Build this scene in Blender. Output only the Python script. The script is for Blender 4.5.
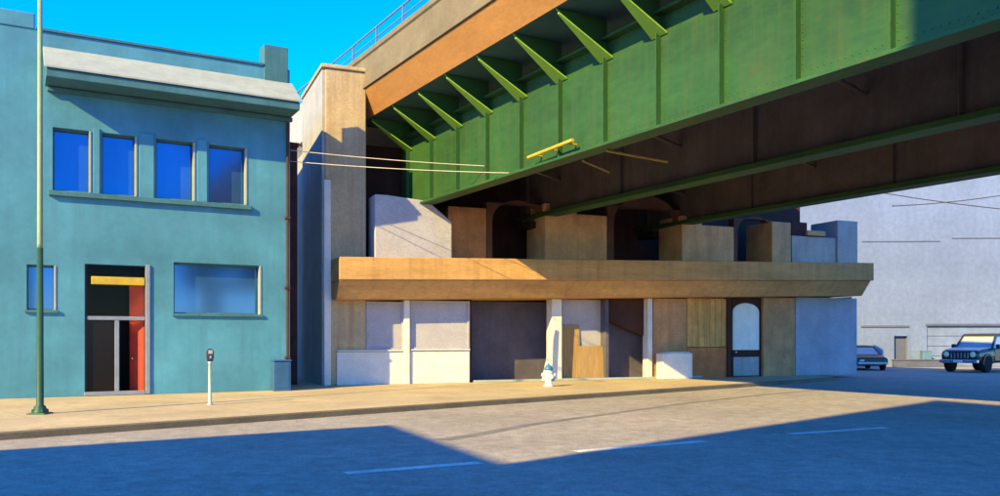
import bpy, bmesh, math, random
from mathutils import Vector, Matrix
random.seed(7)
sc = bpy.context.scene
for o in list(bpy.data.objects): bpy.data.objects.remove(o)
COL = sc.collection

# ------------------------------------------------------------------ camera
F, HZ, EYE = 850.0, 338.0, 1.65          # focal length / horizon in photo pixels (1000 wide), eye height
cd = bpy.data.cameras.new('camera'); cam = bpy.data.objects.new('camera', cd); COL.objects.link(cam)
cam.location = (0, 0, EYE); cam.rotation_euler = (math.pi/2, 0, 0)
cd.sensor_width = 36; cd.lens = F/1000*36; cd.shift_y = (HZ-248)/1000; cd.clip_end = 3000
sc.camera = cam

# ------------------------------------------------------------------ light
SUN_AZ = Vector((-.62, -.785, 0)).normalized()      # horizontal direction towards the sun
SUN_EL = math.radians(28.5)
TS = math.tan(SUN_EL)
w = bpy.data.worlds.new('World'); sc.world = w; w.use_nodes = True
nt = w.node_tree; nt.nodes.clear()
sky = nt.nodes.new('ShaderNodeTexSky'); sky.sky_type = 'NISHITA'; sky.sun_disc = False
sky.sun_elevation = SUN_EL; sky.sun_rotation = math.atan2(SUN_AZ.x, SUN_AZ.y)
sky.air_density = 1.0; sky.dust_density = 0.0; sky.ozone_density = 5.0; sky.altitude = 300
hs = nt.nodes.new('ShaderNodeHueSaturation'); hs.inputs['Saturation'].default_value = 1.85; hs.inputs['Hue'].default_value = .512
bg = nt.nodes.new('ShaderNodeBackground'); bg.inputs['Strength'].default_value = 0.15
wo = nt.nodes.new('ShaderNodeOutputWorld')
nt.links.new(sky.outputs[0], hs.inputs['Color']); nt.links.new(hs.outputs[0], bg.inputs[0]); nt.links.new(bg.outputs[0], wo.inputs[0])
sl = bpy.data.lights.new('sun', 'SUN'); sl.energy = 3.3; sl.angle = math.radians(.5); sl.color = (1, .77, .22)
so = bpy.data.objects.new('sun', sl); COL.objects.link(so)
sdir = Vector((SUN_AZ.x*math.cos(SUN_EL), SUN_AZ.y*math.cos(SUN_EL), math.sin(SUN_EL)))
so.rotation_euler = sdir.to_track_quat('Z', 'Y').to_euler(); so.location = (-30, -30, 40)
sc.view_settings.view_transform = 'Standard'; sc.view_settings.look = 'None'
sc.view_settings.exposure = 1.8; sc.view_settings.gamma = 1; sc.view_settings.use_curve_mapping = False
sc.render.engine = 'CYCLES'; sc.cycles.max_bounces = 12; sc.cycles.diffuse_bounces = 8

# ------------------------------------------------------------------ materials
M = {}
def mat(name, col, rough=.85, var=.22, scale=1.2, bump=.15, streak=0., dirt=None, metal=0., spec=.35, stretch=(1,1,1), fine=.12, patch=None, crack=0., slabs=0., grain=0.):
    m = bpy.data.materials.new(name); m.use_nodes = True; t = m.node_tree; L = t.links.new
    b = t.nodes['Principled BSDF']; b.inputs['Roughness'].default_value = rough
    b.inputs['Metallic'].default_value = metal; b.inputs['Specular IOR Level'].default_value = spec
    tc = t.nodes.new('ShaderNodeTexCoord'); mp = t.nodes.new('ShaderNodeMapping'); mp.inputs['Scale'].default_value = stretch
    L(tc.outputs['Object'], mp.inputs[0])
    def noise(sc_, det, vec):
        n = t.nodes.new('ShaderNodeTexNoise'); n.inputs['Scale'].default_value = sc_; n.inputs['Detail'].default_value = det
        n.inputs['Roughness'].default_value = .62; L(vec, n.inputs['Vector']); return n.outputs['Fac']
    def mrange(v, a, b_, c, d):
        r = t.nodes.new('ShaderNodeMapRange'); r.inputs[1].default_value = a; r.inputs[2].default_value = b_
        r.inputs[3].default_value = c; r.inputs[4].default_value = d; L(v, r.inputs[0]); return r.outputs[0]
    def mul(a, c):
        x = t.nodes.new('ShaderNodeMath'); x.operation = 'MULTIPLY'; L(a, x.inputs[0]); L(c, x.inputs[1]); return x.outputs[0]
    big = mrange(noise(scale, 6, mp.outputs[0]), .3, .7, 1-var, 1+var*.75)
    sm = noise(scale*14, 4, mp.outputs[0])
    f = mul(big, mrange(sm, .3, .7, 1-fine, 1+fine))
    if grain: f = mul(f, mrange(noise(34, 2, tc.outputs['Object']), .3, .7, 1-grain, 1+grain))
    vm = t.nodes.new('ShaderNodeVectorMath'); vm.operation = 'SCALE'; vm.inputs[0].default_value = col[:3]; L(f, vm.inputs['Scale'])
    out = vm.outputs[0]
    if streak > 0:
        m2 = t.nodes.new('ShaderNodeMapping'); m2.inputs['Scale'].default_value = (2.2, 2.2, .16); L(tc.outputs['Object'], m2.inputs[0])
        sf = mrange(noise(1.6, 7, m2.outputs[0]), .47, .72, 0, streak)
        mx = t.nodes.new('ShaderNodeMix'); mx.data_type = 'RGBA'; L(sf, mx.inputs[0]); L(out, mx.inputs[6])
        d = dirt or [c*.45 for c in col]; mx.inputs[7].default_value = (*d[:3], 1); out = mx.outputs[2]
    def mixto(fac, colr, src):
        mx = t.nodes.new('ShaderNodeMix'); mx.data_type = 'RGBA'; L(fac, mx.inputs[0]); L(src, mx.inputs[6]); mx.inputs[7].default_value = (*colr, 1); return mx.outputs[2]
    if patch:                                             # repairs and stains with edges of their own
        out = mixto(mrange(noise(patch[0], 3, tc.outputs['Object']), patch[1], patch[1]+.05, 0, patch[2]), patch[3], out)
    if crack:
        vo = t.nodes.new('ShaderNodeTexVoronoi'); vo.feature = 'DISTANCE_TO_EDGE'; vo.inputs['Scale'].default_value = .33
        wn = t.nodes.new('ShaderNodeTexNoise'); wn.inputs['Scale'].default_value = 1.1; wn.inputs['Detail'].default_value = 5; L(tc.outputs['Object'], wn.inputs['Vector'])
        va_ = t.nodes.new('ShaderNodeVectorMath'); va_.operation = 'MULTIPLY_ADD'; L(wn.outputs['Color'], va_.inputs[0]); va_.inputs[1].default_value = (1.6,1.6,0); L(tc.outputs['Object'], va_.inputs[2])
        L(va_.outputs[0], vo.inputs['Vector'])
        out = mixto(mrange(vo.outputs['Distance'], .004, .012, crack, 0), [c*.4 for c in col], out)
    if slabs:
        mr = t.nodes.new('ShaderNodeMapping'); mr.inputs['Rotation'].default_value = (0, 0, -math.radians(42)); L(tc.outputs['Object'], mr.inputs[0])
        bk = t.nodes.new('ShaderNodeTexBrick'); bk.offset = 0; bk.inputs['Scale'].default_value = 1; bk.inputs['Mortar Size'].default_value = .012; bk.inputs['Brick Width'].default_value = 1.5; bk.inputs['Row Height'].default_value = 1.5
        L(mr.outputs[0], bk.inputs['Vector']); out = mixto(mrange(bk.outputs['Fac'], 0, 1, 0, slabs), [c*.5 for c in col], out)
    L(out, b.inputs['Base Color'])
    if bump > 0:
        bp = t.nodes.new('ShaderNodeBump'); bp.inputs['Strength'].default_value = bump; bp.inputs['Distance'].default_value = .03
        L(sm, bp.inputs['Height']); L(bp.outputs[0], b.inputs['Normal'])
    if rough > .2: L(mrange(sm, .2, .8, max(rough-.1, .02), min(rough+.1, 1)), b.inputs['Roughness'])
    M[name] = m; return m
mat('asphalt', (.335, .29, .262), .9, .16, .3, .4, fine=.2, spec=.25, patch=(.22, .60, .25, (.23,.21,.205)), crack=.2, grain=.22)
mat('sidewalk', (.48, .37, .235), .9, .2, .5, .25, fine=.12, patch=(.8, .62, .4, (.30,.24,.17)), slabs=.45, grain=.12)
mat('tar', (.20, .18, .175), .85, .3, 2, .2)
mat('kerb', (.15, .115, .08), .9, .25, 1.0, .3)
mat('lane_paint', (.62, .62, .6), .8, .3, 3, .2, fine=.35)
mat('teal', (.070, .245, .355), .8, .34, .4, .14, .7, (.06, .19, .29), fine=.06, grain=.06, patch=(.55, .58, .35, (.085,.24,.36)))
mat('teal_dark', (.05, .15, .19), .75, .2, 1.5, .1, .3)
mat('cream', (.33, .355, .34), .75, .15, 2, .1, .25, (.28, .29, .25))
mat('blue_glass', (.045, .13, .33), .1, .14, .5, 0, metal=.6, spec=.6, fine=.02, stretch=(1.5, 1, .5))  # blue sky reflection put into the pane colour
mat('dark_glass', (.010, .006, .008), .2, .1, 1, 0, spec=.15)
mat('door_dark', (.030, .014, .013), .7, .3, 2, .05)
mat('door_red', (.42, .03, .014), .55, .25, 2, .05)
mat('yellow', (.50, .33, .03), .6, .25, 3, .05)
mat('steel_grey', (.24, .26, .33), .5, .15, 4, .05, metal=.2)
mat('blue_box', (.03, .10, .24), .6, .2, 2, .05)
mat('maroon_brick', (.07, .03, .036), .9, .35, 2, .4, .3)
mat('concrete', (.17, .135, .095), .9, .2, .9, .3, .5, (.17, .12, .075), grain=.1)
mat('pylon_concrete', (.46, .35, .23), .9, .18, .9, .3, .5, (.28, .13, .06), grain=.1)
mat('grey_concrete', (.34, .33, .36), .9, .2, .7, .3, .4, grain=.1)
mat('ochre_concrete', (.50, .275, .11), .9, .25, .8, .3, .4, (.22, .12, .045), stretch=(.35, 1, 2), grain=.1)
mat('pedestal', (.64, .35, .17), .9, .2, 1.2, .3, .4, (.25, .14, .06), grain=.1)
mat('orange_concrete', (.33, .15, .045), .85, .2, .9, .2, .3, (.38, .15, .03), stretch=(.4, 1, 1))  # tan deck concrete with warm bounce light mixed into the colour
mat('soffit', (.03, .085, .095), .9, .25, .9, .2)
mat('green_steel', (.022, .080, .022), .6, .4, .4, .08, .6, (.055, .075, .022), stretch=(.5, 1, 1.4), spec=.3, patch=(.9, .66, .5, (.09,.045,.02)))
mat('green_bright', (.26, .46, .05), .6, .2, 1.5, .08)  # bracket green with sunlight put into the colour
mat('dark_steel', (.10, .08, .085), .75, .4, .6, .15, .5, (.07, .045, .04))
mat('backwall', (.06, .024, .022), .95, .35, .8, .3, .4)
mat('rail', (.16, .2, .3), .5, .15, 3, .05, metal=.3)
mat('white_wall', (.38, .36, .44), .85, .16, 1.0, .12, .5, (.40, .36, .38), grain=.1)  # white wall with lavender shade mixed into the colour
mat('white_post', (.64, .61, .62), .8, .1, 2, .1)
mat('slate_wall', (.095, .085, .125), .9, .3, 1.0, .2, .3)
mat('plywood', (.36, .22, .10), .8, .2, 2.5, .1, .4, stretch=(3, 3, .5))
mat('brown_column', (.50, .25, .12), .9, .3, 1.2, .25, .5, grain=.1)
mat('ochre_board', (.68, .36, .12), .85, .25, 1.5, .15, .6, (.24, .15, .05))
mat('red_board', (.55, .17, .06), .85, .25, 2, .15, .3)
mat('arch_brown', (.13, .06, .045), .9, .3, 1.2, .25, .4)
mat('dull_yellow', (.30, .20, .04), .7, .25, 3, .05)
mat('arch_white', (.82, .76, .74), .8, .1, 2, .1, .2)
mat('end_grey', (.46, .39, .36), .85, .15, 1, .12, .3)
mat('navy', (.035, .045, .12), .7, .2, 2, .1)
mat('blue_panel', (.33, .33, .42), .8, .22, .8, .12, .3, (.24, .24, .33))
mat('lavender_wall', (.16, .205, .365), .85, .16, .25, .12, .4, (.125, .165, .285))
mat('lavender_dark', (.09, .10, .17), .8, .2, 1, .1)
mat('green_dark_paint', (.022, .075, .05), .5, .2, 2, .05)
mat('pale_green_paint', (.24, .31, .19), .5, .15, 2, .05)
mat('white_paint', (.72, .70, .66), .5, .12, 8, .05)
mat('meter_post', (.42, .50, .46), .5, .12, 4, .05, metal=.2)
mat('meter_head', (.04, .035, .05), .4, .2, 6, .05)
mat('hydrant_blue', (.03, .16, .34), .5, .2, 8, .05)
mat('cable_pale', (.55, .47, .40), .7, .1, 3, 0)
mat('cable_dark', (.06, .055, .07), .7, .1, 3, 0)
mat('rubber', (.015, .014, .016), .9, .2, 6, .1)
mat('rim', (.10, .10, .12), .4, .2, 6, 0, metal=.6)
mat('car_navy', (.018, .017, .022), .3, .1, 2, 0, spec=.6)
mat('car_pale', (.50, .52, .55), .35, .08, 2, 0, spec=.5)
mat('car_dark', (.035, .03, .032), .4, .2, 2, 0, spec=.5)
mat('car_glass', (.34, .36, .40), .1, .1, 2, 0, spec=.6)  # pale reflections in the windows put into the base colour
mat('chrome', (.5, .5, .55), .25, .1, 3, 0, metal=.8)
mat('headlight', (.85, .76, .45), .25, .05, 3, 0, spec=.7)
mat('red_brick', (.30, .13, .08), .9, .3, 1.2, .3, .3)
mat('buff_brick', (.36, .28, .19), .9, .25, 1.2, .3, .3)
mat('pale_blue_paint', (.10, .20, .30), .6, .2, 3, .05)

gm = mat('clear_glass', (.8, .8, .85), .03, 0, 1, 0, fine=0); gm.node_tree.nodes['Principled BSDF'].inputs['Transmission Weight'].default_value = 1.0; gm.node_tree.nodes['Principled BSDF'].inputs['IOR'].default_value = 1.1
# ------------------------------------------------------------------ mesh helpers
class MB:
    def __init__(s): s.v = []; s.f = []
    def add(s, vs, fs):
        k = len(s.v); s.v += [tuple(v) for v in vs]; s.f += [tuple(i+k for i in f) for f in fs]; return s
    def box(s, x0, x1, y0, y1, z0, z1):
        return s.add([(x0,y0,z0),(x1,y0,z0),(x1,y1,z0),(x0,y1,z0),(x0,y0,z1),(x1,y0,z1),(x1,y1,z1),(x0,y1,z1)],
                     [(0,3,2,1),(4,5,6,7),(0,1,5,4),(1,2,6,5),(2,3,7,6),(3,0,4,7)])
    def prism(s, poly, z0, z1):
        n = len(poly)
        return s.add([(x,y,z0) for x,y in poly]+[(x,y,z1) for x,y in poly],
                     [tuple(range(n-1,-1,-1)), tuple(range(n,2*n))]+[(i,(i+1)%n,n+(i+1)%n,n+i) for i in range(n)])
    def bar(s, prof, x0, x1, g=0., h0=0., h1=0.):
        """profile of (y,z) swept along x, rising g per metre; h0/h1 skew the ends along y"""
        n = len(prof)
        return s.add([(x0+h0*y, y, z+g*x0) for y,z in prof]+[(x1+h1*y, y, z+g*x1) for y,z in prof],
                     [tuple(range(n-1,-1,-1)), tuple(range(n,2*n))]+[(i,(i+1)%n,n+(i+1)%n,n+i) for i in range(n)])
    def plate(s, prof, y0, y1):
        """profile of (x,z) given thickness along y"""
        n = len(prof)
        return s.add([(x,y0,z) for x,z in prof]+[(x,y1,z) for x,z in prof],
                     [tuple(range(n)), tuple(range(2*n-1,n-1,-1))]+[(i,n+i,n+(i+1)%n,(i+1)%n) for i in range(n)])
    def holed(s, x0, x1, z0, z1, y0, y1, holes):
        xs = sorted({x0,x1,*[h[0] for h in holes],*[h[1] for h in holes]}); zs = sorted({z0,z1,*[h[2] for h in holes],*[h[3] for h in holes]})
        nx, nz = len(xs)-1, len(zs)-1
        def solid(i, k):
            if i<0 or k<0 or i>=nx or k>=nz: return False
            cx, cz = (xs[i]+xs[i+1])/2, (zs[k]+zs[k+1])/2
            return not any(h[0]<cx<h[1] and h[2]<cz<h[3] for h in holes)
        idx = {}; vs = []; fs = []
        def V(i, k, b):
            if (i,k,b) not in idx: idx[(i,k,b)] = len(vs); vs.append((xs[i], y1 if b else y0, zs[k]))
            return idx[(i,k,b)]
        for i in range(nx):
            for k in range(nz):
                if not solid(i,k): continue
                fs.append((V(i,k,0),V(i+1,k,0),V(i+1,k+1,0),V(i,k+1,0))); fs.append((V(i,k,1),V(i,k+1,1),V(i+1,k+1,1),V(i+1,k,1)))
                if not solid(i-1,k): fs.append((V(i,k,0),V(i,k+1,0),V(i,k+1,1),V(i,k,1)))
                if not solid(i+1,k): fs.append((V(i+1,k,0),V(i+1,k,1),V(i+1,k+1,1),V(i+1,k+1,0)))
                if not solid(i,k-1): fs.append((V(i,k,0),V(i,k,1),V(i+1,k,1),V(i+1,k,0)))
                if not solid(i,k+1): fs.append((V(i,k+1,0),V(i+1,k+1,0),V(i+1,k+1,1),V(i,k+1,1)))
        return s.add(vs, fs)
    def tube(s, p0, p1, r0, r1=None, n=10):
        r1 = r0 if r1 is None else r1; p0, p1 = Vector(p0), Vector(p1); d = (p1-p0).normalized()
        a = d.orthogonal().normalized(); b = d.cross(a)
        vs = [p+(a*math.cos(2*math.pi*i/n)+b*math.sin(2*math.pi*i/n))*r for p,r in ((p0,r0),(p1,r1)) for i in range(n)]
        return s.add(vs, [tuple(range(n-1,-1,-1)), tuple(range(n,2*n))]+[(i,(i+1)%n,n+(i+1)%n,n+i) for i in range(n)])
    def lathe(s, prof, n=16, c=(0,0,0), axis='z'):
        vs = []; m = len(prof)
        for i in range(n):
            a = 2*math.pi*i/n
            for r, z in prof:
                p = (r*math.cos(a), r*math.sin(a), z)
                if axis == 'y': p = (p[0], p[2], p[1])
                if axis == 'x': p = (p[2], p[0], p[1])
                vs.append((p[0]+c[0], p[1]+c[1], p[2]+c[2]))
        fs = [(i*m+k, ((i+1)%n)*m+k, ((i+1)%n)*m+k+1, i*m+k+1) for i in range(n) for k in range(m-1)]
        fs.append(tuple(i*m for i in range(n-1,-1,-1))); fs.append(tuple(i*m+m-1 for i in range(n)))
        return s.add(vs, fs)
    def loft(s, rings):
        n = len(rings[0]); vs = [p for r in rings for p in r]
        fs = [(k*n+i, k*n+(i+1)%n, (k+1)*n+(i+1)%n, (k+1)*n+i) for k in range(len(rings)-1) for i in range(n)]
        fs += [tuple(range(n-1,-1,-1)), tuple((len(rings)-1)*n+i for i in range(n))]
        return s.add(vs, fs)
    def build(s, name, m, parent=None, bevel=0., smooth=False, loc=None):
        me = bpy.data.meshes.new(name); me.from_pydata(s.v, [], s.f)
        b = bmesh.new(); b.from_mesh(me); bmesh.ops.recalc_face_normals(b, faces=b.faces); b.to_mesh(me); b.free()
        if smooth:
            for p in me.polygons: p.use_smooth = True
        me.materials.append(M[m]); o = bpy.data.objects.new(name, me); COL.objects.link(o)
        if parent: o.parent = parent
        if loc: o.location = loc
        if bevel:
            md = o.modifiers.new('bevel', 'BEVEL'); md.width = bevel; md.segments = 2; md.limit_method = 'ANGLE'; md.angle_limit = math.radians(40)
        return o
def tag(o, label=None, cat=None, group=None, kind=None):
    for k, v in (('label', label), ('category', cat), ('group', group), ('kind', kind)):
        if v: o[k] = v
    return o
def thing(name, label, cat, loc=(0,0,0), rz=0., group=None):
    o = bpy.data.objects.new(name, None); COL.objects.link(o); o.location = loc; o.rotation_euler = (0,0,rz); o.empty_display_size = .3
    return tag(o, label, cat, group)
def BX(*a): return MB().box(*a)

# photo pixel -> place, from the surface the thing stands on
ROAD = -.13
def ground(px, py, z=0.):
    D = F*(EYE-z)/(py-HZ); return Vector(((px-500)/F*D, D, z))
class Frame:
    def __init__(s, o, d):
        s.o = Vector((o[0], o[1], 0)); s.ex = Vector((d[0], d[1], 0)).normalized(); s.ey = Vector((-s.ex.y, s.ex.x, 0)); s.rz = math.atan2(s.ex.y, s.ex.x)
    def u(s, px, y=0.):
        k = (px-500)/F; q = s.o+s.ey*y; return (k*q.y-q.x)/(s.ex.x-k*s.ex.y)
    def D(s, u, y=0.): return (s.o+s.ex*u+s.ey*y).y
    def z(s, px, py, y=0.): return EYE+(HZ-py)*s.D(s.u(px,y), y)/F
    def local(s, p): q = Vector(p)-s.o; return Vector((q.dot(s.ex), q.dot(s.ey), p[2]))
    def world(s, u, y, z): return s.o+s.ex*u+s.ey*y+Vector((0,0,z))

# ------------------------------------------------------------------ ground, road, pavement
S = 600
road = MB().add([(-S,-S,ROAD),(S,-S,ROAD),(S,S,ROAD),(-S,S,ROAD)], [(0,1,2,3)]).build('road', 'asphalt'); tag(road, kind='structure')
k0, k1 = ground(0, 433), ground(785, 381); kd = (k1-k0).normalized()
kl = k0-kd*26; kr = k0+kd*((k1-k0).length+4.2)
kn = Vector((-kd.y, kd.x, 0))
arc = []
turn = Vector((-.38, .925, 0)); c0 = kr+kd*1.2
for i in range(8):
    t = i/7; a = kr.lerp(c0, t); b = c0.lerp(c0+turn*4, t); arc.append(a.lerp(b, t))
front = [kl]+arc
line = front+[arc[-1]+turn*2.2]
poly = [(p.x,p.y) for p in line]+[(line[-1].x-42*.925, line[-1].y-42*.38+10), (kl.x-8, kl.y+22)]
KW = .17
def off(pts, d):
    r = []
    for i,p in enumerate(pts):
        a = pts[max(i-1,0)]; b = pts[min(i+1,len(pts)-1)]; t = (b-a).normalized(); r.append(p+Vector((-t.y,t.x,0))*d)
    return r
inner = off(line, KW)
mb = MB(); poly2 = [(p.x,p.y) for p in inner]+poly[len(line):]
mb.prism(poly2, ROAD-.2, 0.0); pav = mb.build('pavement', 'sidewalk'); tag(pav, kind='structure')
mb = MB()
for i in range(len(line)-1):
    a,b,c,d = line[i], line[i+1], inner[i+1], inner[i]
    mb.add([(a.x,a.y,ROAD-.2),(b.x,b.y,ROAD-.2),(b.x,b.y,-.012),(a.x,a.y,-.012),(d.x,d.y,.003),(c.x,c.y,.003)], [(0,1,2,3),(3,2,5,4)])
tag(mb.build('kerb', 'kerb'), kind='structure')
# lane dashes, all on one straight line
for (xa, ya, xb, yb) in ((345,473,480,462.5), (575,451.5,705,441), (790,434,885,427.5)):
    a, b = ground(xa,ya,ROAD+.004), ground(xb,yb,ROAD+.004); d = (b-a).normalized(); n = Vector((-d.y,d.x,0))*.115
    st = MB().add([a-n,b-n,b+n,a+n], [(0,1,2,3)]).build('lane_marking', 'lane_paint'); tag(st, kind='structure')

# soft shadow band along the carriageway, painted as a dark strip
pts = [ground(x,y,ROAD+.003) for x,y in ((442,440),(480,434),(530,424.5),(600,415),(680,404),(760,395),(830,389))]
mb = MB()
for i in range(len(pts)-1):
    a, b = pts[i], pts[i+1]; d = (b-a).normalized(); n = Vector((-d.y,d.x,0)); wa = .16-.012*i; wb_ = .16-.012*(i+1)
    mb.add([a-n*wa,b-n*wb_,b+n*wb_,a+n*wa], [(0,1,2,3)])
tag(mb.build('road_seam', 'tar'), kind='structure')

# ------------------------------------------------------------------ teal building
T = Frame(ground(0, 399)[:2], (.868, .497))
tb = thing('teal_building', 'two storey teal stucco building with a row of four blue upper windows', 'building', T.o, T.rz)
uR = T.u(290); uL = -6.0; TH = T.z(44, 31); TZ = .22
ups = [(53,91,127,189),(102,137,131,193),(156,195,139,198),(209,247,146,203)]
holes = []
wu0 = T.z(52,127); wd0 = T.z(52,190)
for a,b,c,d in ups: holes.append((T.u(a), T.u(b), wd0, wu0))
lw = (T.u(27), T.u(56), T.z(40,310), T.z(40,265)); rw = (T.u(174), T.u(261), T.z(215,314), T.z(215,264))
dr = (T.u(85), T.u(147), .0, T.z(115,265))
uP = T.u(35)
mb = MB().holed(uL, uR, 0, TH, 0, .3, holes+[lw, rw, dr])
mb.box(uL, uL+.3, .3, 9.5, 0, TH); mb.box(uR-.3, uR, .3, 9.5, 0, TH-.3); mb.box(uL+.3, uR-.3, 9.2, 9.5, 0, TH-.6); mb.box(uL+.3, uR-.3, .3, 9.2, TH-1.4, TH-1.1)
wall = mb.build('wall', 'teal', tb, .012)
zp = T.z(20, 11)
BX(uL, uP, -.03, .5, TH+.002, zp).build('parapet_pier', 'teal', tb, .03)
pl, pr = T.u(264), T.u(288)
BX(pl, pr, -.03, .55, TH-.5, T.z(276,46)).build('parapet_pier', 'teal_dark', tb, .02)
BX(uP+.02, pl-.02, -.05, .36, TH+.002, TH+.07).build('coping', 'teal_dark', tb)
# pent roof over the upper windows
OV = 1.05
z1 = T.z(49,47); z2 = T.z(44,64,-OV); z3 = T.z(44,75,-OV)
rl, rr_ = T.u(44,-OV), T.u(302,-OV)
cor = MB().bar([(-.004,z1),(-OV,z2),(-OV,z2-.06),(-.004,z1-.10)], rl, rr_).build('cornice_roof', 'cream', tb, .01)
MB().bar([(-.006,z1-.12),(-OV+.05,z2-.075),(-OV+.05,z3),(-.006,z3-.02)], rl+.05, rr_-.05).build('fascia', 'teal_dark', tb, .015)
BX(rl+.1, uR+.05, -.14, -.004, z3-.16, z3-.035).build('moulding', 'teal_dark', tb, .015)
def window(h, fr='teal_dark', dep=.27, mull=None, jamb=.07):
    a,b,c,d = h
    mb = MB(); mb.holed(a, b, c, d, dep-.12, dep+.04, [(a+jamb*.6, b-jamb*.6, c+jamb*.6, d-jamb*.6)])
    f = mb.build('window', fr, tb, .006)
    BX(b-.05, b-.002, -.02, dep-.121, c+.002, d-.002).build('jamb', 'cream', f)  # right side only: cream paints the sun on the reveal
    BX(a+.03, b-.03, dep, dep+.02, c+.03, d-.03).build('pane', 'blue_glass', f)
    return f
for h in holes: window(h)
window(lw); window(rw)
BX(holes[0][0]-.12, holes[3][1]+.12, -.12, -.003, wd0-.16, wd0-.02).build('sill', 'teal_dark', tb, .015)
for i in range(3):   # slim pilasters between the upper windows
    a = holes[i][1]; b = holes[i+1][0]
    BX(a+.06, b-.06, -.05, -.003, wd0-.015, wu0+.1).build('pilaster', 'teal', tb, .01)
BX(rw[0]-.06, rw[1]+.06, -.07, -.003, rw[2]-.08, rw[2]-.005).build('sill', 'teal_dark', tb, .01)
BX(lw[0]-.06, lw[1]+.06, -.07, -.003, lw[2]-.08, lw[2]-.005).build('sill', 'teal_dark', tb, .01)
# entrance
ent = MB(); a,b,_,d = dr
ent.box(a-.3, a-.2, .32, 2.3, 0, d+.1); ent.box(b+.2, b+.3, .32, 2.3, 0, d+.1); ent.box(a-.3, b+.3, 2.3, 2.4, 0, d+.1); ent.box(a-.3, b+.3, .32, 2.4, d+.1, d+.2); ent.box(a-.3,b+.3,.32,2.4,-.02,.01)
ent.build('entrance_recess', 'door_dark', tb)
ztr = T.z(115,318)
fm = BX(b-.04, b+.08, -.05, .12, .02, d+.04).build('door_frame', 'steel_grey', tb, .01)
BX(a, a+.05, .02, .14, .02, d).build('door_frame', 'door_dark', tb, .01)
BX(a+.05, b-.05, .04, .14, ztr-.06, ztr+.05).build('transom_bar', 'steel_grey', tb, .01)
um = T.u(117,.06)
BX(um-.06, um+.06, .05, .13, .12, ztr-.06).build('door_stile', 'steel_grey', tb, .01)
BX(a-.02, b-.05, -.05, .16, .01, .12).build('threshold', 'steel_grey', tb, .01)
BX(a+.05, um-.06, .09, .10, .12, ztr-.06).build('pane', 'dark_glass', tb)
BX(a+.05, b-.05, .09, .10, ztr+.05, d).build('pane', 'clear_glass', tb)
red = MB().add([(b-.06,.16,.1),(b-.42,.42,.1),(b-.42,.47,.1),(b-.06,.21,.1),(b-.06,.16,d-.35),(b-.42,.42,d-.35),(b-.42,.47,d-.35),(b-.06,.21,d-.35)],
     [(0,3,2,1),(4,5,6,7),(0,1,5,4),(1,2,6,5),(2,3,7,6),(3,0,4,7)]).build('door', 'door_red', tb)
tag(red, 'red door leaf standing open inside the dark entrance')
MB().lathe([(.0,-.03),(.035,-.02),(.035,.02),(0,.03)], 10, (b-.36,.36,1.05)).build('handle', 'chrome', red)
BX(a+.16, b-.06, -.01, .06, T.z(120,285), T.z(120,277)).build('roller_shutter', 'yellow', tb, .02)
# utility box at the corner
ub = thing('utility_box', 'blue metal utility box at the right foot of the teal building', 'utility box', T.world(T.u(281,-.2), -.2, 0), T.rz)
BX(-.27,.27,-.17,.19,.0,.92).build('cabinet', 'blue_box', ub, .02); BX(-.29,.29,-.2,.195,.925,.97).build('lid', 'blue_box', ub, .015)
BX(-.2,.2,-.182,-.171,.1,.85).build('door', 'blue_box', ub, .004)
dp = thing('downpipe', 'dark downpipe on the right corner of the teal building', 'pipe', T.world(uR-.1, -.08, 0), T.rz)
MB().tube((0,0,.05),(0,0,z3-.2),.045).build('pipe', 'maroon_brick', dp)
for zz in (1.0, 3.2, 5.4): BX(-.08,.08,-.06,.078,zz,zz+.07).build('bracket', 'maroon_brick', dp)

# dark block standing in for the shade in the gap
nb = thing('narrow_building', 'narrow dark maroon building in the gap beside the concrete pylon', 'building', T.world(uR, 3.0, 0), T.rz)
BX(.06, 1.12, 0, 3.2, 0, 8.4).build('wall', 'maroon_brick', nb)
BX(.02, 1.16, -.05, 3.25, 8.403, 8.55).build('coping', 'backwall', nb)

# ------------------------------------------------------------------ abutment under the viaduct
A = Frame(ground(330, 385.5)[:2], (.925, .38))
ab = thing('viaduct_abutment', 'tan concrete abutment with a long projecting ledge under the green viaduct', 'abutment', A.o, A.rz)
LO = -1.3
la = A.u(338, LO); lb = A.u(874, LO)
zt0 = A.z(350,257,LO); zt1 = A.z(862,263,LO); zm0 = A.z(350,280,LO); zb0 = A.z(350,300,-.75); zb1 = A.z(855,294,-.75)
g = (zt1-zt0)/(A.u(862,LO)-A.u(350,LO)); z00 = zt0-g*la
hm = zt0-zm0; hb = zt0-zb0
MB().bar([(LO,z00),(LO,z00-hm),(LO+.07,z00-hm-.005),(3.0,z00-hm-.005),(3.0,z00)], la, lb, g, -.04, .0).build('ledge', 'ochre_concrete', ab, .03)
MB().bar([(LO+.05,z00-hm-.012),(-.75,z00-hb),(3.0,z00-hb),(3.0,z00-hm-.012)], la+.05, lb-.12, g).build('ledge_soffit', 'ochre_concrete', ab, .03)
def lz(u): return z00+g*u            # ledge top height
def bz(u): return z00+g*u-hb         # ledge underside
VK = .905; zv = lambda z: EYE+(z-EYE)*VK
BRZ = zv(6.92)                            # underside of the girders
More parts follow.
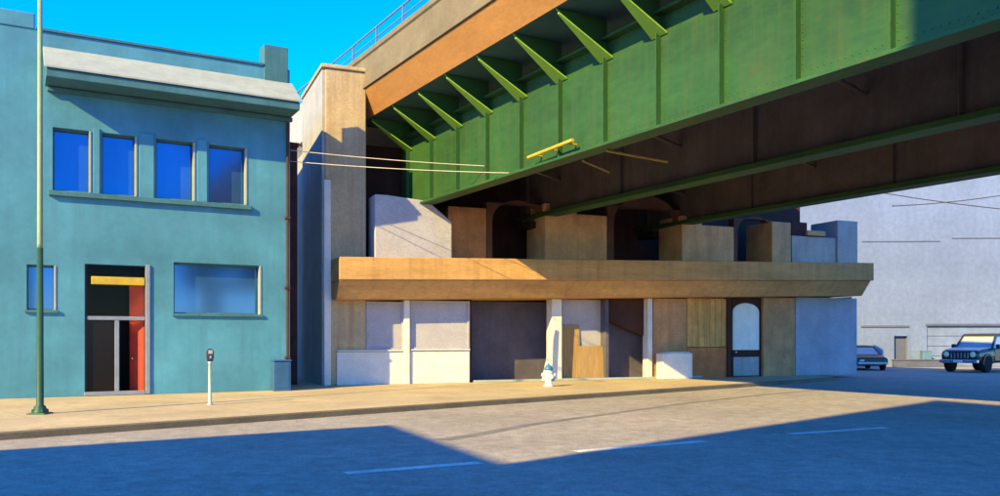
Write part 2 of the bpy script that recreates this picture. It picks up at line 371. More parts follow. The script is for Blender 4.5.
# pylon
p0, p1 = A.u(325), A.u(366)
PT = A.z(351, 71)
py = thing('concrete_pylon', 'tall square tan concrete pylon at the left end of the viaduct ledge', 'pylon', A.world(p0,0,0), A.rz)
pw = p1-p0
BX(0, pw, -.02, 4.2, 0, PT).build('shaft', 'pylon_concrete', py, .04)
BX(-.0, pw-.1, 4.203, 7.6, 0, PT-2.0).build('wing_wall', 'grey_concrete', py, .04)
BX(-.10, -.003, .03, 4.15, 0, PT-.06).build('side_facing', 'grey_concrete', py, .01)  # grey slab paints the shade on the pylon's left side
BX(-.14, pw+.06, -.09, 4.26, PT+.003, PT+.14).build('cap', 'pylon_concrete', py, .03)
BX(-.05, .19, -.10, -.023, 0, A.z(327,180)).build('corner_strip', 'white_post', py, .02)  # sunlit left edge of the pylon, painted as a pale strip
# pedestals
def pedestal(pxa, pxb, ytop, step=None, m='pedestal', y0=.15, y1=1.9):
    a, b = A.u(pxa,y0), A.u(pxb,y0); z0 = lz((a+b)/2)-.03; zt = A.z((pxa+pxb)/2, ytop, y0)
    if step:
        s = A.u(step[0],y0); zs = A.z(step[0], step[1], y0)
        pr = [(a,z0),(b,z0),(b,zs),(s,zs),(s,zt),(a,zt)]
    else: pr = [(a,z0),(b,z0),(b,zt),(a,zt)]
    return MB().plate(pr, y0, y1).build('pedestal', m, ab, .03)
pedestal(545,607,205,(577,214)); pedestal(682,734,217,(702,225)); pedestal(772,791,222)
pedestal(448,487,207,None,'brown_column',.5,1.9)
# white parapet block with sloping top
y0 = -.55; a,b,c = A.u(375,y0), A.u(428,y0), A.u(452,y0)
MB().plate([(a,lz(a)-.02),(c,lz(c)-.02),(c,A.z(452,222,y0)),(b,A.z(428,201,y0)),(A.u(388,y0),A.z(388,195,y0)),(a,A.z(375,194,y0))], y0, .4).build('parapet_block', 'white_wall', ab, .03)
# pale end wall above the ledge
y0 = .3; a,b = A.u(792,y0), A.u(836,y0); e = A.u(856,y0)
BX(a, b-.01, y0, y0+.5, lz(a)-.03, A.z(800,236,y0)).build('end_wall', 'end_grey', ab, .02)
BX(b, e, y0-.1, y0+1.6, lz(b)-.03, A.z(845,221,y0)).build('end_wall', 'end_grey', ab, .02)
BX(a+.02, A.u(808,y0), y0+.05, y0+.9, A.z(800,243,y0)+.003, A.z(800,222,y0)).build('vent_box', 'backwall', ab, .02)
BX(A.u(806,y0), A.u(824,y0), y0-.12, y0+.4, A.z(815,236,y0)+.003, A.z(815,231,y0)).build('bracket_block', 'pedestal', ab, .02)
# dark back wall with arched recesses
yb = 3.2; ua = p1+.02; ue = A.u(800,yb)
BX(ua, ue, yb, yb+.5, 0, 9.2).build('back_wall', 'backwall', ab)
def arched_wall(pxa, pxb, ptop, cpx, hw_px, yc, y=.42):
    a, b = A.u(pxa,y), A.u(pxb,y); c = A.u(cpx,y); r = A.u(cpx+hw_px,y)-c; z0 = lz((a+b)/2)-.03; z1 = A.z((pxa+pxb)/2,ptop,y); zc = A.z(cpx,yc,y)
    pr = [(a,z0),(c-r,z0)]+[(c-r*math.cos(math.pi*i/12), zc+r*.75*math.sin(math.pi*i/12)) for i in range(13)]+[(c+r,z0),(b,z0),(b,z1),(a,z1)]
    # split at the crown so every face stays simple
    n = len(pr); k = 2+6; zcr = pr[k][1]
    left = pr[:k+1]+[(pr[k][0],z1),(a,z1)]; right = [pr[k]]+pr[k+1:n-1]+[(pr[k][0],z1)]
    return MB().plate(left, y, y+.4).plate(right, y, y+.4).build('arched_wall', 'arch_brown', ab)
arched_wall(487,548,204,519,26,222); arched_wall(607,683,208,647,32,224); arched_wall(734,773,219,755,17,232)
# lower storey under the ledge
def pan(pxa, pxb, ya, yb_, m, name='wall_panel', y=0., th=.25, zb=None, zt=None, bev=.015):
    a, b = A.u(pxa,y), A.u(pxb,y); mid = (pxa+pxb)/2
    z0 = 0 if ya is None else A.z(mid,ya,y); z1 = bz(min(a,b))-.004 if yb_ is None else A.z(mid,yb_,y)
    return BX(a, b, y, y+th, z0, z1).build(name, m, ab, bev)
pan(336.5,403.5,None,None,'white_wall'); pan(410.5,470,None,None,'white_wall')
pan(404,410,None,None,'white_post','post',-.16,.40)
BX(A.u(337,-.08), A.u(403.5,-.08), -.08, -.003, 0, A.z(370,352,-.08)).build('bulkhead', 'white_post', ab, .01)  # sunlit foot of the wall below the ledge shadow, painted as a white band
BX(A.u(410.5,-.08), A.u(469.5,-.08), -.08, -.003, 0, A.z(440,351,-.08)).build('bulkhead', 'white_post', ab, .01)
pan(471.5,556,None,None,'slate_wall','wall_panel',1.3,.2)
pan(466,472,None,None,'backwall','post',.02,1.2)
pan(552,562,None,None,'white_post','post',-.15,.5)
pan(562.5,605,None,None,'white_wall','wall_panel',.35,.25)
pan(605.5,609,None,None,'slate_wall','post',-.05,.6)
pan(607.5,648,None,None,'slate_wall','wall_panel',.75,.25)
a,b = A.u(609.5,.2), A.u(647,.2)
MB().plate([(a,A.z(610,321,.2)),(b,A.z(647,337,.2)),(b,bz(b)-.004),(a,bz(a)-.004)], .2, .6).build('awning', 'backwall', ab, .02)
pan(648,652.5,None,None,'white_post','post',-.12,.4)
pan(653,686.5,None,None,'brown_column','column',-.05,1.2)
pan(687,727.5,347,None,'ochre_board','board_panel',.05,.12)
pan(687,727.5,None,347.6,'red_board','board_panel',.03,.15)
ow = (A.u(727.5,.05)-A.u(687,.05))/7
for i in range(1,7):
    u = A.u(687,.05)+ow*i; BX(u-.035,u+.035,.01,.047,A.z(707,346,.05),bz(u)-.006).build('batten', 'ochre_board', ab, .008)
pan(728,732,None,None,'backwall','post',-.08,.5)
# arched doorway
a,b = A.u(732.5,.1), A.u(763,.1); zb_ = bz(a)-.004
dd = BX(a, b, .1, .3, 0, zb_).build('door_surround', 'backwall', ab, .01)
c = A.u(746,.05); wd = A.u(759,.05)-c; zc = A.z(746,312,.05); zl = A.z(746,350,.05)
MB().plate([(c-wd,zl)]+[(c-wd*math.cos(math.pi*i/12), zc+wd*.55*math.sin(math.pi*i/12)) for i in range(13)]+[(c+wd,zl)], .04, .097).build('arched_panel', 'arch_white', dd, .01)
MB().lathe([(.0,-.03),(.03,-.02),(.03,.02),(0,.03)], 10, (c-wd*.8,.0,1.05)).build('handle', 'chrome', dd)
BX(c-wd*.95, c+wd, .05, .097, .04, A.z(746,357,.05)).build('door_panel', 'grey_concrete', dd, .01)
pan(763.5,795,None,None,'brown_column','column',-.05,1.2)
pan(795.5,857,None,None,'blue_panel','wall_panel',.0,.3)
BX(A.u(856,.3)-.3, A.u(857,0), .302, 3.2, 0, bz(A.u(857))-.01).build('side_wall', 'blue_panel', ab)
BX(A.u(472,-.02), A.u(700,-.02), -.22, -.155, 0.0, .09).build('step', 'cream', ab, .01)
for a_, b_, yy in ((337,403.5,351.5),(410.5,469.5,350.5)):       # frames around the lavender panels, above the painted sunlit bands
    u0_, u1_ = A.u(a_,-.05), A.u(b_,-.05); zs_ = A.z((a_+b_)/2,yy,-.08); zt_ = bz(u0_)-.01
    fr_ = MB().holed(max(u0_,p1+.01) if a_ < 350 else u0_, u1_, zs_+.055, zt_, -.05, -.004, [((max(u0_,p1+.01) if a_ < 350 else u0_)+.07, u1_-.07, zs_+.12, zt_-.09)]).build('window_frame', 'white_wall', ab, .006)
    BX(u0_, u1_, -.13, -.004, zs_+.003, zs_+.05).build('sill', 'white_post', ab, .008)
# leaning things in front of the wall
lean = thing('leaning_prop', 'white timber prop leaning against the white post under the ledge', 'timber prop', A.world(A.u(543,-.5), -.5, 0), A.rz)
q = A.local(A.world(A.u(554,-.22), -.22, A.z(554,328,-.2)))
MB().tube((0,0,.03),(q.x-A.u(543,-.5), .27, q.z), .06, .06, 4).build('timber', 'white_post', lean)
def board(pxa, pxb, ytop, y, label, m='plywood', tilt=.1):
    a,b = A.u(pxa,y), A.u(pxb,y); h = A.z((pxa+pxb)/2,ytop,y)
    t = thing('plywood_sheet', label, 'plywood', A.world((a+b)/2,y,0), A.rz); wd = (b-a)/2
    MB().add([(-wd,0,0),(wd,0,0),(wd,.03,0),(-wd,.03,0),(-wd,tilt,h),(wd,tilt,h),(wd,tilt+.03,h),(-wd,tilt+.03,h)],
        [(0,3,2,1),(4,5,6,7),(0,1,5,4),(1,2,6,5),(2,3,7,6),(3,0,4,7)]).build('sheet', m, t, .005)
board(563,580.5,325,.2,'tall brown plywood sheet leaning beside the white post'); board(577,604.5,346,.08,'short wide brown plywood sheet leaning under the pale wall')
wb = thing('concrete_block', 'low white concrete block at the foot of the brown column', 'concrete block', A.world(A.u(675,-.6), -.6, 0), A.rz)
hw = (A.u(690,-.6)-A.u(660,-.6))/2; BX(-hw,hw,-.2,.3,0,A.z(675,353,-.6)).build('block', 'white_post', wb, .04); BX(-hw+.1,hw-.1,-.13,.23,A.z(675,353,-.6)+.002,A.z(675,353,-.6)+.04).build('lip', 'white_post', wb, .01)

# ------------------------------------------------------------------ viaduct
BD = 35*VK; KG = 16.8*VK; bo = Vector(((408-500)/F*BD, BD, 0))
Bf = Frame(bo[:2], (.507, -.861))
va = thing('viaduct', 'green steel plate girder viaduct with concrete parapet crossing overhead', 'viaduct', Bf.o, Bf.rz)
X0, X1 = -.5, 58.0
GT = zv(9.88)
def girder(y, m, z0=BRZ, z1=GT):
    p = [(y-.26,z0),(y+.26,z0),(y+.26,z0+.07),(y+.02,z0+.07),(y+.02,z1-.06),(y+.26,z1-.06),(y+.26,z1),(y-.26,z1),(y-.26,z1-.06),(y-.02,z1-.06),(y-.02,z0+.07),(y-.26,z0+.07)]
    g_ = MB().bar(p, X0, X1).build('girder', m, va)
    if m != 'green_steel':
        MB().bar([(y-.30,z0-.05),(y+.30,z0-.05),(y+.30,z0-.004),(y-.30,z0-.004)], X0, X1).bar([(y-.285,z0-.003),(y-.263,z0-.003),(y-.263,z0+.10),(y-.285,z0+.10)], X0, X1).build('bottom_flange', 'green_steel', g_)
    return g_
G = [0., 5.25, 11.5]
gs = [girder(G[0],'green_steel'), girder(G[1],'dark_steel'), girder(G[2],'dark_steel')]  # inner girders darker: shade under the deck put into their colour
SPC = 1.98
st = BX(-.015,.015,-.16,-.021,BRZ+.072,GT-.062); st0 = None
for gi, y in enumerate(G):
    for k in range(29):
        x = .2+SPC*k
        if gi and k % 3: continue
        if st0 is None: st0 = st.build('stiffener', 'green_steel', gs[0]); o = st0
        elif gi == 1 and k == 0: o = st.build('stiffener', 'dark_steel', gs[1]); st1 = o
        else: o = (st1 if gi else st0).copy(); COL.objects.link(o); o.parent = gs[gi]
        o.location = (x, y, 0)
# rivet rows along the near girder's flanges and stiffeners
mb = MB()
def rivet(x, z, r=.022):
    n = 6; mb.add([(x+r*math.cos(2*math.pi*i/n), -.021, z+r*math.sin(2*math.pi*i/n)) for i in range(n)]+[(x,-.021-r*.7,z)], [(i,(i+1)%n,n) for i in range(n)])
for i in range(380):
    x = X0+.1+.15*i
    for z in (BRZ+.16, BRZ+.27, GT-.17): rivet(x+(.075 if z == BRZ+.27 else 0), z)
for k in range(29):
    for i in range(14): rivet(.2+SPC*k+.06, BRZ+.42+i*.15)
tag(mb.build('rivet', 'green_steel', gs[0]), kind='stuff')
# cantilever brackets under the overhang
br0 = None
ZS = zv(10.44); QI = 1.6
for k in range(29):
    x = .2+SPC*k
    if br0 is None:
        mb = MB(); pr = [(-.05,ZS-.01),(-.05,GT-.45),(-.2,GT-.42),(-QI+.10,ZS-.10),(-QI+.02,ZS-.01)]
        n = len(pr); mb.add([(-.02,y,z) for y,z in pr]+[(.02,y,z) for y,z in pr], [tuple(range(n)),tuple(range(2*n-1,n-1,-1))]+[(i,n+i,n+(i+1)%n,(i+1)%n) for i in range(n)])
        bracket_web = mb; mb = MB()
        mb.add([(-.26,-.05,GT-.52),(.26,-.05,GT-.52),(.03,-QI+.1,ZS-.13),(-.03,-QI+.1,ZS-.13),(-.26,-.05,GT-.48),(.26,-.05,GT-.48),(.03,-QI+.1,ZS-.10),(-.03,-QI+.1,ZS-.10)],
               [(0,3,2,1),(4,5,6,7),(0,1,5,4),(1,2,6,5),(2,3,7,6),(3,0,4,7)])
        br0 = bracket_web.build('bracket', 'green_steel', va); o = br0; bf0 = mb.build('flange', 'green_bright', br0)
    else:
        o = br0.copy(); COL.objects.link(o); o.parent = va; f_ = bf0.copy(); COL.objects.link(f_); f_.parent = o
    o.location = (x, 0, 0)
XB = -7.0; QR = 13.8
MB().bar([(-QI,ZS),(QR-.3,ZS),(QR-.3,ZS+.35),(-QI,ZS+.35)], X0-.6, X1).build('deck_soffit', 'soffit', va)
MB().bar([(-QI+.06,ZS+.353),(QR,ZS+.353),(QR,ZS+.8),(-QI+.06,ZS+.8)], XB, X1).build('deck', 'asphalt', va)
K = 2.02; ZA = zv(11.34); ZP = zv(12.76)
MB().bar([(-K,ZA),(-QI,ZS-.0),(-QI+.004,ZS+.352),(-K+.1,ZS+.85)], X0-.6, X1).build('fascia_beam', 'orange_concrete', va)
par = MB().bar([(-K,ZA+.02),(-K-.07,ZA+.02),(-K-.07,ZA+.18),(-K,ZA+.24),(-K,ZP-.21),(-K-.06,ZP-.16),(-K-.06,ZP),(-K+.36,ZP),(-K+.36,ZP-.16),(-K+.3,ZP-.21),(-K+.38,ZS+.81),(-K+.11,ZS+.86)], X0-.75, X1).build('parapet', 'concrete', va)
rail = MB().tube((XB-16,-K+.16,ZP+.72),(X1,-K+.16,ZP+.72),.035,.035,8).tube((XB-16,-K+.16,ZP+.38),(X1,-K+.16,ZP+.38),.022,.022,6).build('railing', 'rail', va)
po0 = None
for k in range(32):
    x = -16.5+2.25*k
    if po0 is None: po0 = BX(-.03,.03,-.03,.03,ZP+.002,ZP+.72).build('post', 'rail', rail); o = po0
    else: o = po0.copy(); COL.objects.link(o); o.parent = rail
    o.location = (x, -K+.16, 0)
# far side parapet
MB().bar([(QR-.3,ZS+.81),(QR,ZS+.81),(QR,ZP),(QR-.3,ZP)], XB, X1).build('parapet', 'concrete', va)
# cross frames between the girders
for k in range(0, 8):
    x = 2.4+6.6*k
    for ya, yb2 in ((G[0],G[1]),(G[1],G[2])):
        mb = MB(); mb.tube((x,ya+.05,BRZ+1.2),(x,yb2-.05,GT-.35),.06,.06,6); mb.tube((x,yb2-.05,BRZ+1.2),(x,ya+.05,GT-.35),.06,.06,6)
        mb.build('cross_frame', 'dark_steel', va)
# bearings
for y in G:
    x = .35
    BX(x-.55,x+.45,y-.34,y+.34,BRZ-.42,BRZ-.16).build('bearing', 'door_dark', va, .02)
    BX(x-.4,x+.3,y-.25,y+.25,BRZ-.16,BRZ-.004).build('bearing_plate', 'dark_steel', va, .01)
# yellow bars below the near girder
def kp(px, K_):      # station of a pixel column on a line parallel to the bridge at lateral K
    return (BD-F*K_/px)/.861
xa, xb = kp(527,KG-.3), kp(571,KG-.3)
hb_ = MB().tube((xa,-.32,BRZ+.30),(xb,-.32,BRZ+.36),.05,.05,8).build('handrail_bar', 'yellow', va)
for x_ in (xa+.25, (xa+xb)/2, xb-.25): BX(x_-.025,x_+.025,-.33,-.021,BRZ+.305,BRZ+.345).build('bar_bracket', 'yellow', hb_)
MB().tube((11.9,.1,BRZ-.04),(11.8,2.2,BRZ-.08),.035,.035,8).build('bracing_bar', 'dull_yellow', va)
MB().tube((10.6,.3,BRZ-.04),(9.8,1.8,BRZ-.06),.03,.03,8).build('bracing_bar', 'dull_yellow', va)
# far support, beyond the right edge of the picture
mb = BX(44,45.6,-1.5,14.5,5.4,BRZ-.2); fb = thing('viaduct_bent', 'concrete bent carrying the far end of the viaduct', 'bent', Bf.o, Bf.rz)
mb.build('cap_beam', 'concrete', fb, .04)
for y in (.3, 6.2, 12.6): MB().lathe([(.65,ROAD-.2),(.65,5.398)], 20, (44.8,y,0)).build('column', 'concrete', fb, 0, True)
# solid approach behind the abutment
ap = thing('approach_ramp', 'grey concrete retaining wall of the approach ramp behind the pylon', 'retaining wall', Bf.o, Bf.rz)
MB().bar([(-K,-.2),(QR,-.2),(QR,10.0),(-K,10.0)], -46, XB-.05, 0, .0, .0).build('retaining_wall', 'grey_concrete', ap)
MB().bar([(-K,10.003),(-K+.35,10.003),(-K+.35,ZP-.05),(-K,ZP-.05)], -46, X0-.8).build('parapet', 'grey_concrete', ap)

# ------------------------------------------------------------------ pale warehouse beyond
w0 = ground(850, 366.3, ROAD); Wf = Frame(w0[:2], (1, -.035))
wh = thing('warehouse', 'large pale lavender warehouse wall behind the parked cars', 'building', (Wf.o.x, Wf.o.y, ROAD), Wf.rz)
def Z(px, py, y=0): return Wf.z(px,py,y)-ROAD
d0 = (Wf.u(894), Wf.u(907.5), 0., Z(900,336)); g0 = (Wf.u(861), Wf.u(909), Z(880,327.5)); g1 = (Wf.u(927), Wf.u(1006), Z(960,326))
rec2 = (g1[0], g1[1], 0., g1[2])
MB().holed(-26, 34, 0, 15.5, 0, .4, [d0, rec2]).box(rec2[0]-.2,rec2[1]+.2,.41,.5,0,rec2[3]+.2).box(-26,34,.4,14,15.2,15.45).box(-26,-25.7,.4,14,0,15.2).box(33.7,34,.4,14,0,15.2).build('wall', 'lavender_wall', wh)
BX(d0[0], d0[1], .25, .32, 0, d0[3]).build('door', 'lavender_dark', wh)
ng = 4; hz_ = g1[2]/ng
for i in range(ng): BX(g1[0]+.01, g1[1]-.01, .12, .18, i*hz_+.012, (i+1)*hz_-.012).build('shutter_panel', 'lavender_wall', wh, .015)
BX(g1[0]-.1, g1[1]+.1, -.06, -.003, g1[2], g1[2]+.14).build('lintel', 'lavender_dark', wh, .01)
BX(g0[0], g0[1], -.06, -.003, g0[2], g0[2]+.13).build('lintel', 'lavender_dark', wh, .01)
BX(d0[0]-.12, d0[0]-.002, -.04, -.002, 0, d0[3]+.12).build('door_frame', 'lavender_wall', wh, .01); BX(d0[1]+.002, d0[1]+.12, -.04, -.002, 0, d0[3]+.12).build('door_frame', 'lavender_wall', wh, .01)
for a_, b_, yy in ((862,940,242),(952,1030,239)):
    BX(Wf.u(a_), Wf.u(b_), -.03, -.003, Z(900,yy), Z(900,yy)+.06).build('string_course', 'lavender_dark', wh)
ww = thing('low_wall', 'low dark wall along the foot of the lavender warehouse', 'wall', (Wf.o.x, Wf.o.y, ROAD), Wf.rz)
BX(Wf.u(893,-1.2), Wf.u(944,-1.2), -1.3, -1.05, 0, .38).build('wall', 'lavender_dark', ww, .03); BX(Wf.u(893,-1.2)-.03, Wf.u(944,-1.2)+.03, -1.34, -1.01, .383, .46).build('coping', 'slate_wall', ww, .01)
nbx = thing('utility_box', 'pale blue utility box behind the low wall near the parked cars', 'utility box', (*Wf.world(Wf.u(926,-.7), -.7, 0)[:2], ROAD), Wf.rz)
BX(-.28,.28,-.2,.2,.0,.95).build('body', 'pale_blue_paint', nbx, .03); BX(-.3,.3,-.22,.22,.953,1.0).build('lid', 'pale_blue_paint', nbx, .01)

# ------------------------------------------------------------------ street furniture
pb = ground(40, 414)
sp = thing('street_lamp', 'tall green street lamp post on the pavement at far left', 'lamp post', pb)
mb = MB().lathe([(.16,0),(.16,.06),(.13,.09),(.12,.16),(.075,.2),(.062,3.6)], 16); mb.build('lower_post', 'green_dark_paint', sp, 0, True)
MB().lathe([(.060,3.601),(.058,3.7),(.045,10.2)], 16).build('upper_post', 'pale_green_paint', sp, 0, True)
for k in range(4):
    a = math.pi/4+k*math.pi/2; MB().lathe([(.03,0),(.03,.09),(.012,.11)], 8, (.145*math.cos(a),.145*math.sin(a),.0)).build('bolt', 'green_dark_paint', sp)
BX(-.19,.19,-.19,.19,-.02,.03).build('base_plate', 'green_dark_paint', sp, .01)
MB().tube((0,0,10.15),(.5,-.55,10.75),.045,.04).tube((.5,-.55,10.75),(1.3,-1.45,10.9),.04,.035).build('arm', 'pale_green_paint', sp)
MB().lathe([(.02,.16),(.12,.13),(.2,.04),(.2,0),(.02,-.05)], 14, (1.4,-1.56,10.86)).build('lamp_head', 'steel_grey', sp, 0, True)
mp_ = ground(210, 405)
pm = thing('parking_meter', 'parking meter on a pale post in front of the teal building', 'parking meter', mp_, .5)
MB().lathe([(.075,0),(.075,.02),(.045,.05),(.04,1.02),(.05,1.03),(.05,1.07)], 14).build('post', 'meter_post', pm, 0, True)
hd = MB(); pr = [(-.085,1.075),(.085,1.075),(.105,1.2)]+[(.105*math.cos(math.pi*i/10), 1.34+.105*math.sin(math.pi*i/10)) for i in range(11)]+[(-.105,1.2)]
head = hd.plate([(x*.8, 1.075+(z-1.075)*.85) for x,z in pr], -.055, .055).build('head', 'meter_head', pm, .015)
BX(-.05,.05,-.062,-.057,1.26,1.35).build('display', 'car_glass', head); BX(-.02,.02,-.064,-.057,1.15,1.21).build('coin_plate', 'chrome', head)
hp = ground(548.5, 386.5)
fh = thing('fire_hydrant', 'white fire hydrant with a blue cap on the pavement edge', 'fire hydrant', hp, .3)
MB().lathe([(.17,0),(.17,.05),(.12,.07),(.115,.42),(.14,.44),(.14,.48),(.125,.5),(.125,.56)], 18).build('barrel', 'white_paint', fh, 0, True)
MB().lathe([(.15,.561),(.15,.6),(.12,.67),(.06,.73),(.03,.74),(.03,.79),(.001,.79)], 18).build('cap', 'hydrant_blue', fh, 0, True)
for s in (-1,1): MB().tube((s*.1,0,.4),(s*.21,0,.4),.055,.055,10).tube((s*.21,0,.4),(s*.24,0,.4),.07,.06,8).build('outlet', 'white_paint', fh)
MB().tube((0,-.1,.34),(0,-.22,.34),.075,.075,12).tube((0,-.22,.34),(0,-.25,.34),.09,.08,8).build('pumper_outlet', 'white_paint', fh)

# overhead wires
def cable(name, label, p, q, sag, r, m):
    p, q = Vector(p), Vector(q); t = thing(name, label, 'cable', (p.x,p.y,0)); mb = MB(); pts = []
    for i in range(13):
        s = i/12; v = p.lerp(q, s); v.z -= sag*4*s*(1-s); pts.append(v-Vector((p.x,p.y,0)))
    for i in range(12): mb.tube(pts[i], pts[i+1], r, r, 6)
    mb.build('wire', m, t)
    for v in (pts[0], pts[-1]): MB().lathe([(.012,-.05),(.03,-.03),(.03,.03),(.012,.05)], 10, v, 'x').build('insulator', 'meter_head', t)
    return t
g_at = lambda px, z: Vector(((px-500)/F*(F*(KG-.05)/px), F*(KG-.05)/px, z))
pA = T.world(uR, .15, T.z(290,149)); pB = T.world(uR, .5, T.z(290,158))
def gz(px, py): return EYE+(HZ-py)*(F*(KG-.05)/px)/F
cable('overhead_wire', 'upper pale wire strung from the teal building to the green girder', pA, g_at(486,gz(486,166)), .05, .011, 'cable_pale')
cable('overhead_wire', 'lower pale wire strung from the teal building to the green girder', pB, g_at(512,gz(512,173)), .06, .011, 'cable_pale')
cable('dark_wire', 'dark wire rising to the right across the lavender warehouse wall', (18.5,40,EYE+(HZ-206)*40/F), (26,40.2,EYE+(HZ-186)*40/F), .15, .022, 'cable_dark')
cable('dark_wire', 'dark wire falling to the right across the lavender warehouse wall', (18.5,41,EYE+(HZ-193)*41/F), (26.3,40,EYE+(HZ-214)*40/F), .1, .022, 'cable_dark')

# ------------------------------------------------------------------ parked cars (x forward, z up)
def ring(x, zl, zm, zt, wl, wm, wt):
    pts = [(-wl*.86,zl),(wl*.86,zl),(wl,zl+.08),(wm,zm),(wm*.985,zm+(zt-zm)*.55),(wt,zt-.02),(wt*.86,zt+.015),(-wt*.86,zt+.015),(-wt,zt-.02),(-wm*.985,zm+(zt-zm)*.55),(-wm,zm),(-wl,zl+.08)]
    return [(x,y,z) for y,z in pts]
def wheels(root, xs, hw, r, wd=.22):
    for x in xs:
        for s in (-1,1):
            c = (x, s*(hw-wd/2+.02), r)
            wh_ = MB().lathe([(r*.62,-wd/2),(r*.93,-wd/2),(r,-wd/2+.03),(r,wd/2-.03),(r*.93,wd/2),(r*.62,wd/2)], 22, c, 'y').build('wheel', 'rubber', root, 0, True)
            MB().lathe([(.03,-wd/2+.005),(r*.3,-wd/2+.02),(r*.61,-wd/2+.01),(r*.61,wd/2-.01),(r*.3,wd/2-.02),(.03,wd/2-.005)], 18, c, 'y').build('rim', 'rim', wh_, 0, True)
            mb = MB(); n = 12
            for i in range(n):
                a0, a1 = math.pi*i/n, math.pi*(i+1)/n; R0, R1 = r*1.06, r*1.2; y0_, y1_ = s*(hw-.12), s*(hw+.035)
                mb.add([(x+R*math.cos(a), y, r+R*math.sin(a)) for a in (a0,a1) for R in (R0,R1) for y in (y0_,y1_)], [(0,1,3,2),(4,6,7,5),(0,4,5,1),(2,3,7,6),(1,5,7,3),(0,2,6,4)])
            mb.build('wheel_arch', 'car_dark', root)
def make_suv(loc, rz):
    t = thing('suv', 'dark navy off road vehicle with round headlights parked at far right', 'car', loc, rz)
    L = [(2.15,.52,.72,.92,.78,.80,.74),(2.08,.46,.74,1.0,.84,.86,.80),(1.6,.44,.76,1.06,.88,.90,.84),(.75,.42,.78,1.1,.88,.92,.88),(-1.9,.44,.78,1.1,.88,.92,.88),(-2.12,.5,.78,1.06,.82,.88,.85)]
    MB().loft([ring(*a) for a in L]).build('body', 'car_navy', t, .03, False)
    MB().loft([[(x,y,z) for y,z in ((-w_,z0),(w_,z0),(w_*.96,z0+.04),(-w_*.96,z0+.04))] for x,z0,w_ in ((2.0,1.005,.76),(1.5,1.075,.8),(.8,1.118,.82))]).build('bonnet', 'car_pale', t, .02)  # highlight on the dark body: bonnet, painted as a pale sheet
    gl = [(.75,.20,1.115,.86,.86),(.28,.0,1.7,.72,.72)]
    MB().add([(.80,-.84,1.12),(.80,.84,1.12),(.25,.72,1.70),(.25,-.72,1.70),(-2.0,-.86,1.12),(-2.0,.86,1.12),(-1.85,.74,1.72),(-1.85,-.74,1.72)],
             [(0,1,2,3),(5,4,7,6),(1,5,6,2),(4,0,3,7),(3,2,6,7),(0,4,5,1)]).build('window_glass', 'car_glass', t)
    MB().add([(.36,-.78,1.69),(.36,.78,1.69),(-1.95,.8,1.71),(-1.95,-.8,1.71),(.30,-.70,1.79),(.30,.70,1.79),(-1.85,.72,1.82),(-1.85,-.72,1.82)],
             [(0,3,2,1),(4,5,6,7),(0,1,5,4),(1,2,6,5),(2,3,7,6),(3,0,4,7)]).build('roof', 'car_dark', t, .03)
    for s in (-1,1):
        MB().tube((.83,s*.83,1.11),(.27,s*.73,1.71),.055,.05,6).build('pillar', 'car_dark', t)
        MB().tube((-.55,s*.88,1.1),(-.55,s*.755,1.72),.05,.05,6).build('pillar', 'car_dark', t)
        MB().tube((-1.95,s*.88,1.1),(-1.86,s*.755,1.72),.06,.06,6).build('pillar', 'car_dark', t)
        hl = MB().lathe([(.13,-.02),(.13,.03),(.11,.06),(.02,.075)], 16, (2.13,s*.60,.83), 'x').build('headlight', 'headlight', t, 0, True)
        BX(.55,.7,s*.93 if s>0 else -1.1,1.1 if s>0 else -.93,1.12,1.3).build('mirror', 'car_dark', t, .03)
        BX(.74,.72-1.2,s*.915-.008,s*.915+.008,.55,1.05).build('door', 'car_navy', t, .004)
    for i in range(6): BX(2.14,2.17,-.40+i*.15,-.34+i*.15,.66,.9).build('grille_slat', 'chrome', t, .005)
    BX(2.12,2.3,-.86,.86,.44,.6).build('bumper', 'chrome', t, .03)
    BX(2.302,2.31,-.2,.2,.47,.57).build('number_plate', 'white_paint', t)
    wheels(t, (1.38,-1.35), .90, .40, .26)
    return t
def at_px(px, py): return ground(px, py, ROAD)
sv = at_px(982, 371.4); make_suv(sv, math.atan2(-.58, -.81)).scale = (1.12,1.12,1.12)
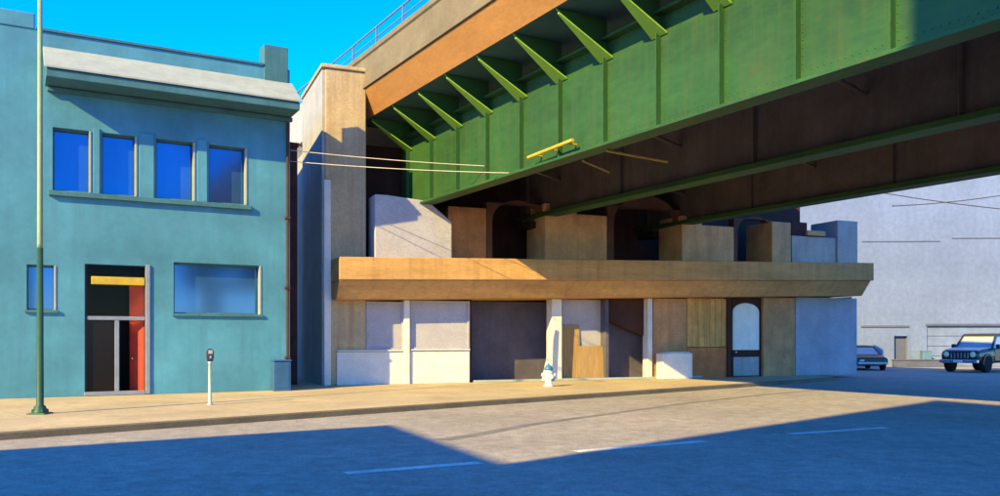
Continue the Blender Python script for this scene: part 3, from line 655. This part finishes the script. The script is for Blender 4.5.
def make_sedan(loc, rz):
    t = thing('sedan', 'low dark sedan with pale bumper parked beside the blue wall end', 'car', loc, rz)
    L = [(2.2,.36,.5,.62,.74,.76,.7),(2.1,.28,.5,.70,.82,.84,.78),(1.1,.24,.52,.84,.86,.88,.82),(-1.3,.24,.54,.88,.86,.88,.82),(-2.05,.28,.54,.86,.82,.85,.78),(-2.2,.36,.54,.78,.76,.8,.74)]
    MB().loft([ring(*a) for a in L]).build('body', 'car_dark', t, .03)
    MB().add([(1.0,-.76,.86),(1.0,.76,.86),(.25,.62,1.28),(.25,-.62,1.28),(-1.75,-.76,.88),(-1.75,.76,.88),(-1.05,.62,1.30),(-1.05,-.62,1.30)],
             [(0,1,2,3),(5,4,7,6),(1,5,6,2),(4,0,3,7),(3,2,6,7),(0,4,5,1)]).build('window_glass', 'car_glass', t, .02)
    MB().add([(.33,-.64,1.27),(.33,.64,1.27),(-1.12,.64,1.29),(-1.12,-.64,1.29),(.2,-.56,1.34),(.2,.56,1.34),(-1.0,.56,1.36),(-1.0,-.56,1.36)],
             [(0,3,2,1),(4,5,6,7),(0,1,5,4),(1,2,6,5),(2,3,7,6),(3,0,4,7)]).build('roof', 'car_dark', t, .03)
    for s in (-1,1):
        MB().tube((1.02,s*.75,.85),(.27,s*.62,1.29),.04,.04,6).build('pillar', 'car_dark', t); MB().tube((-1.77,s*.75,.87),(-1.07,s*.62,1.31),.05,.05,6).build('pillar', 'car_dark', t)
        BX(2.15,2.2,s*.55-.13,s*.55+.13,.5,.6).build('headlight', 'headlight', t, .01); BX(-2.21,-2.17,s*.55-.15,s*.55+.15,.6,.72).build('tail_light', 'door_red', t, .01)
    BX(2.18,2.3,-.78,.78,.34,.47).build('bumper', 'car_pale', t, .03); BX(-2.3,-2.18,-.78,.78,.36,.5).build('bumper', 'car_pale', t, .03)
    wheels(t, (1.35,-1.3), .86, .32, .2)
    return t
make_sedan(at_px(876, 370.5)+Vector((0,2.0,0)), math.atan2(-1, -.12))

# ------------------------------------------------------------------ buildings across the street, behind the camera: unseen, placed and shaped to cast the shadow on the road
s1, s2 = ground(392, 425, ROAD), ground(505, 464, ROAD)
def back(p, h): L = (h-ROAD)/TS; return Vector((p.x+SUN_AZ.x*L, p.y+SUN_AZ.y*L, 0))
HA = 12.0
P1, P2 = back(s1, HA), back(s2, HA); P0 = back(ground(-6, 450.5, ROAD), HA)
away = Vector((SUN_AZ.x, SUN_AZ.y, 0))
def shadow_building(name, label, pts_front, depth, h, m, floors, bays):
    a, b = pts_front; d = (b-a); ln = d.length; d.normalize(); fr = Frame(a[:2], d[:2])
    t = thing(name, label, 'building', (a.x,a.y,ROAD), fr.rz)
    la_ = fr.local(a+away*depth); lb_ = fr.local(b+away*depth)
    # local y of the far side is positive or negative; the street side faces the other way
    sgn = 1 if la_.y > 0 else -1
    MB().prism([(0,0),(ln,0),(lb_.x,lb_.y),(la_.x,la_.y)][::sgn], 0, h-ROAD).build('wall', m, t)
    w0_ = None
    for f in range(floors):
        for k in range(bays):
            x = ln*(k+.5)/bays; z = (h/floors)*f+.9
            if w0_ is None:
                w0_ = BX(-.55,.55,-.05*sgn,.02*sgn,0,1.7).build('window', 'cream', t); p0_ = BX(-.47,.47,-.06*sgn,-.052*sgn,.08,1.62).build('pane', 'dark_glass', w0_); o = w0_
            else:
                o = w0_.copy(); COL.objects.link(o); o.parent = t; p = p0_.copy(); COL.objects.link(p); p.parent = o
            o.location = (x,0,z)
    return t
bh = thing('brick_house', 'three storey red brick house across the street', 'building', (P1.x,P1.y,ROAD))
MB().prism([((p-P1).x,(p-P1).y) for p in (P0,P1,P2,P2+away*9,P0+away*9)], 0, HA-ROAD).build('wall', 'red_brick', bh)
dirB = Vector((.393,-.92,0)); s3 = ground(935, 400.6, ROAD)
perp = Vector((-SUN_AZ.y, SUN_AZ.x, 0))                 # across the sunlight
wq = (s3-P2).dot(perp)/dirB.dot(perp); Q = P2+dirB*wq
HQ = (Vector((s3.x,s3.y,0))-Q).length*TS+ROAD
fr = Frame(P2[:2], dirB[:2]); e1, e2 = fr.local(P2+away*12), fr.local(Q+away*12)
sh = thing('gabled_house', 'buff brick house with a steep sloping roof across the street', 'building', (P2.x,P2.y,ROAD), fr.rz)  # unseen; slope made up so its shadow edge lands along the road
zA, zB = HA-ROAD, HQ-ROAD
MB().add([(0,0,0),(wq,0,0),(e2.x,e2.y,0),(e1.x,e1.y,0),(0,0,zA),(wq,0,zB),(e2.x,e2.y,zB),(e1.x,e1.y,zA)],
    [(0,3,2,1),(4,5,6,7),(0,1,5,4),(1,2,6,5),(2,3,7,6),(3,0,4,7)]).build('wall', 'buff_brick', sh)
shadow_building('apartment_block', 'narrow buff brick apartment block with a flat roof across the street', (Q-dirB*.1,Q+dirB*2.2), 12, HQ+.1, 'buff_brick', 7, 1)  # unseen; roof kept low to leave the girder in sun
shadow_building('apartment_tower', 'tallest buff brick apartment tower across the street', (Q+dirB*2.1,Q+dirB*7), 13, HQ+5, 'buff_brick', 9, 2)  # unseen; height set to shade the right end of the girder
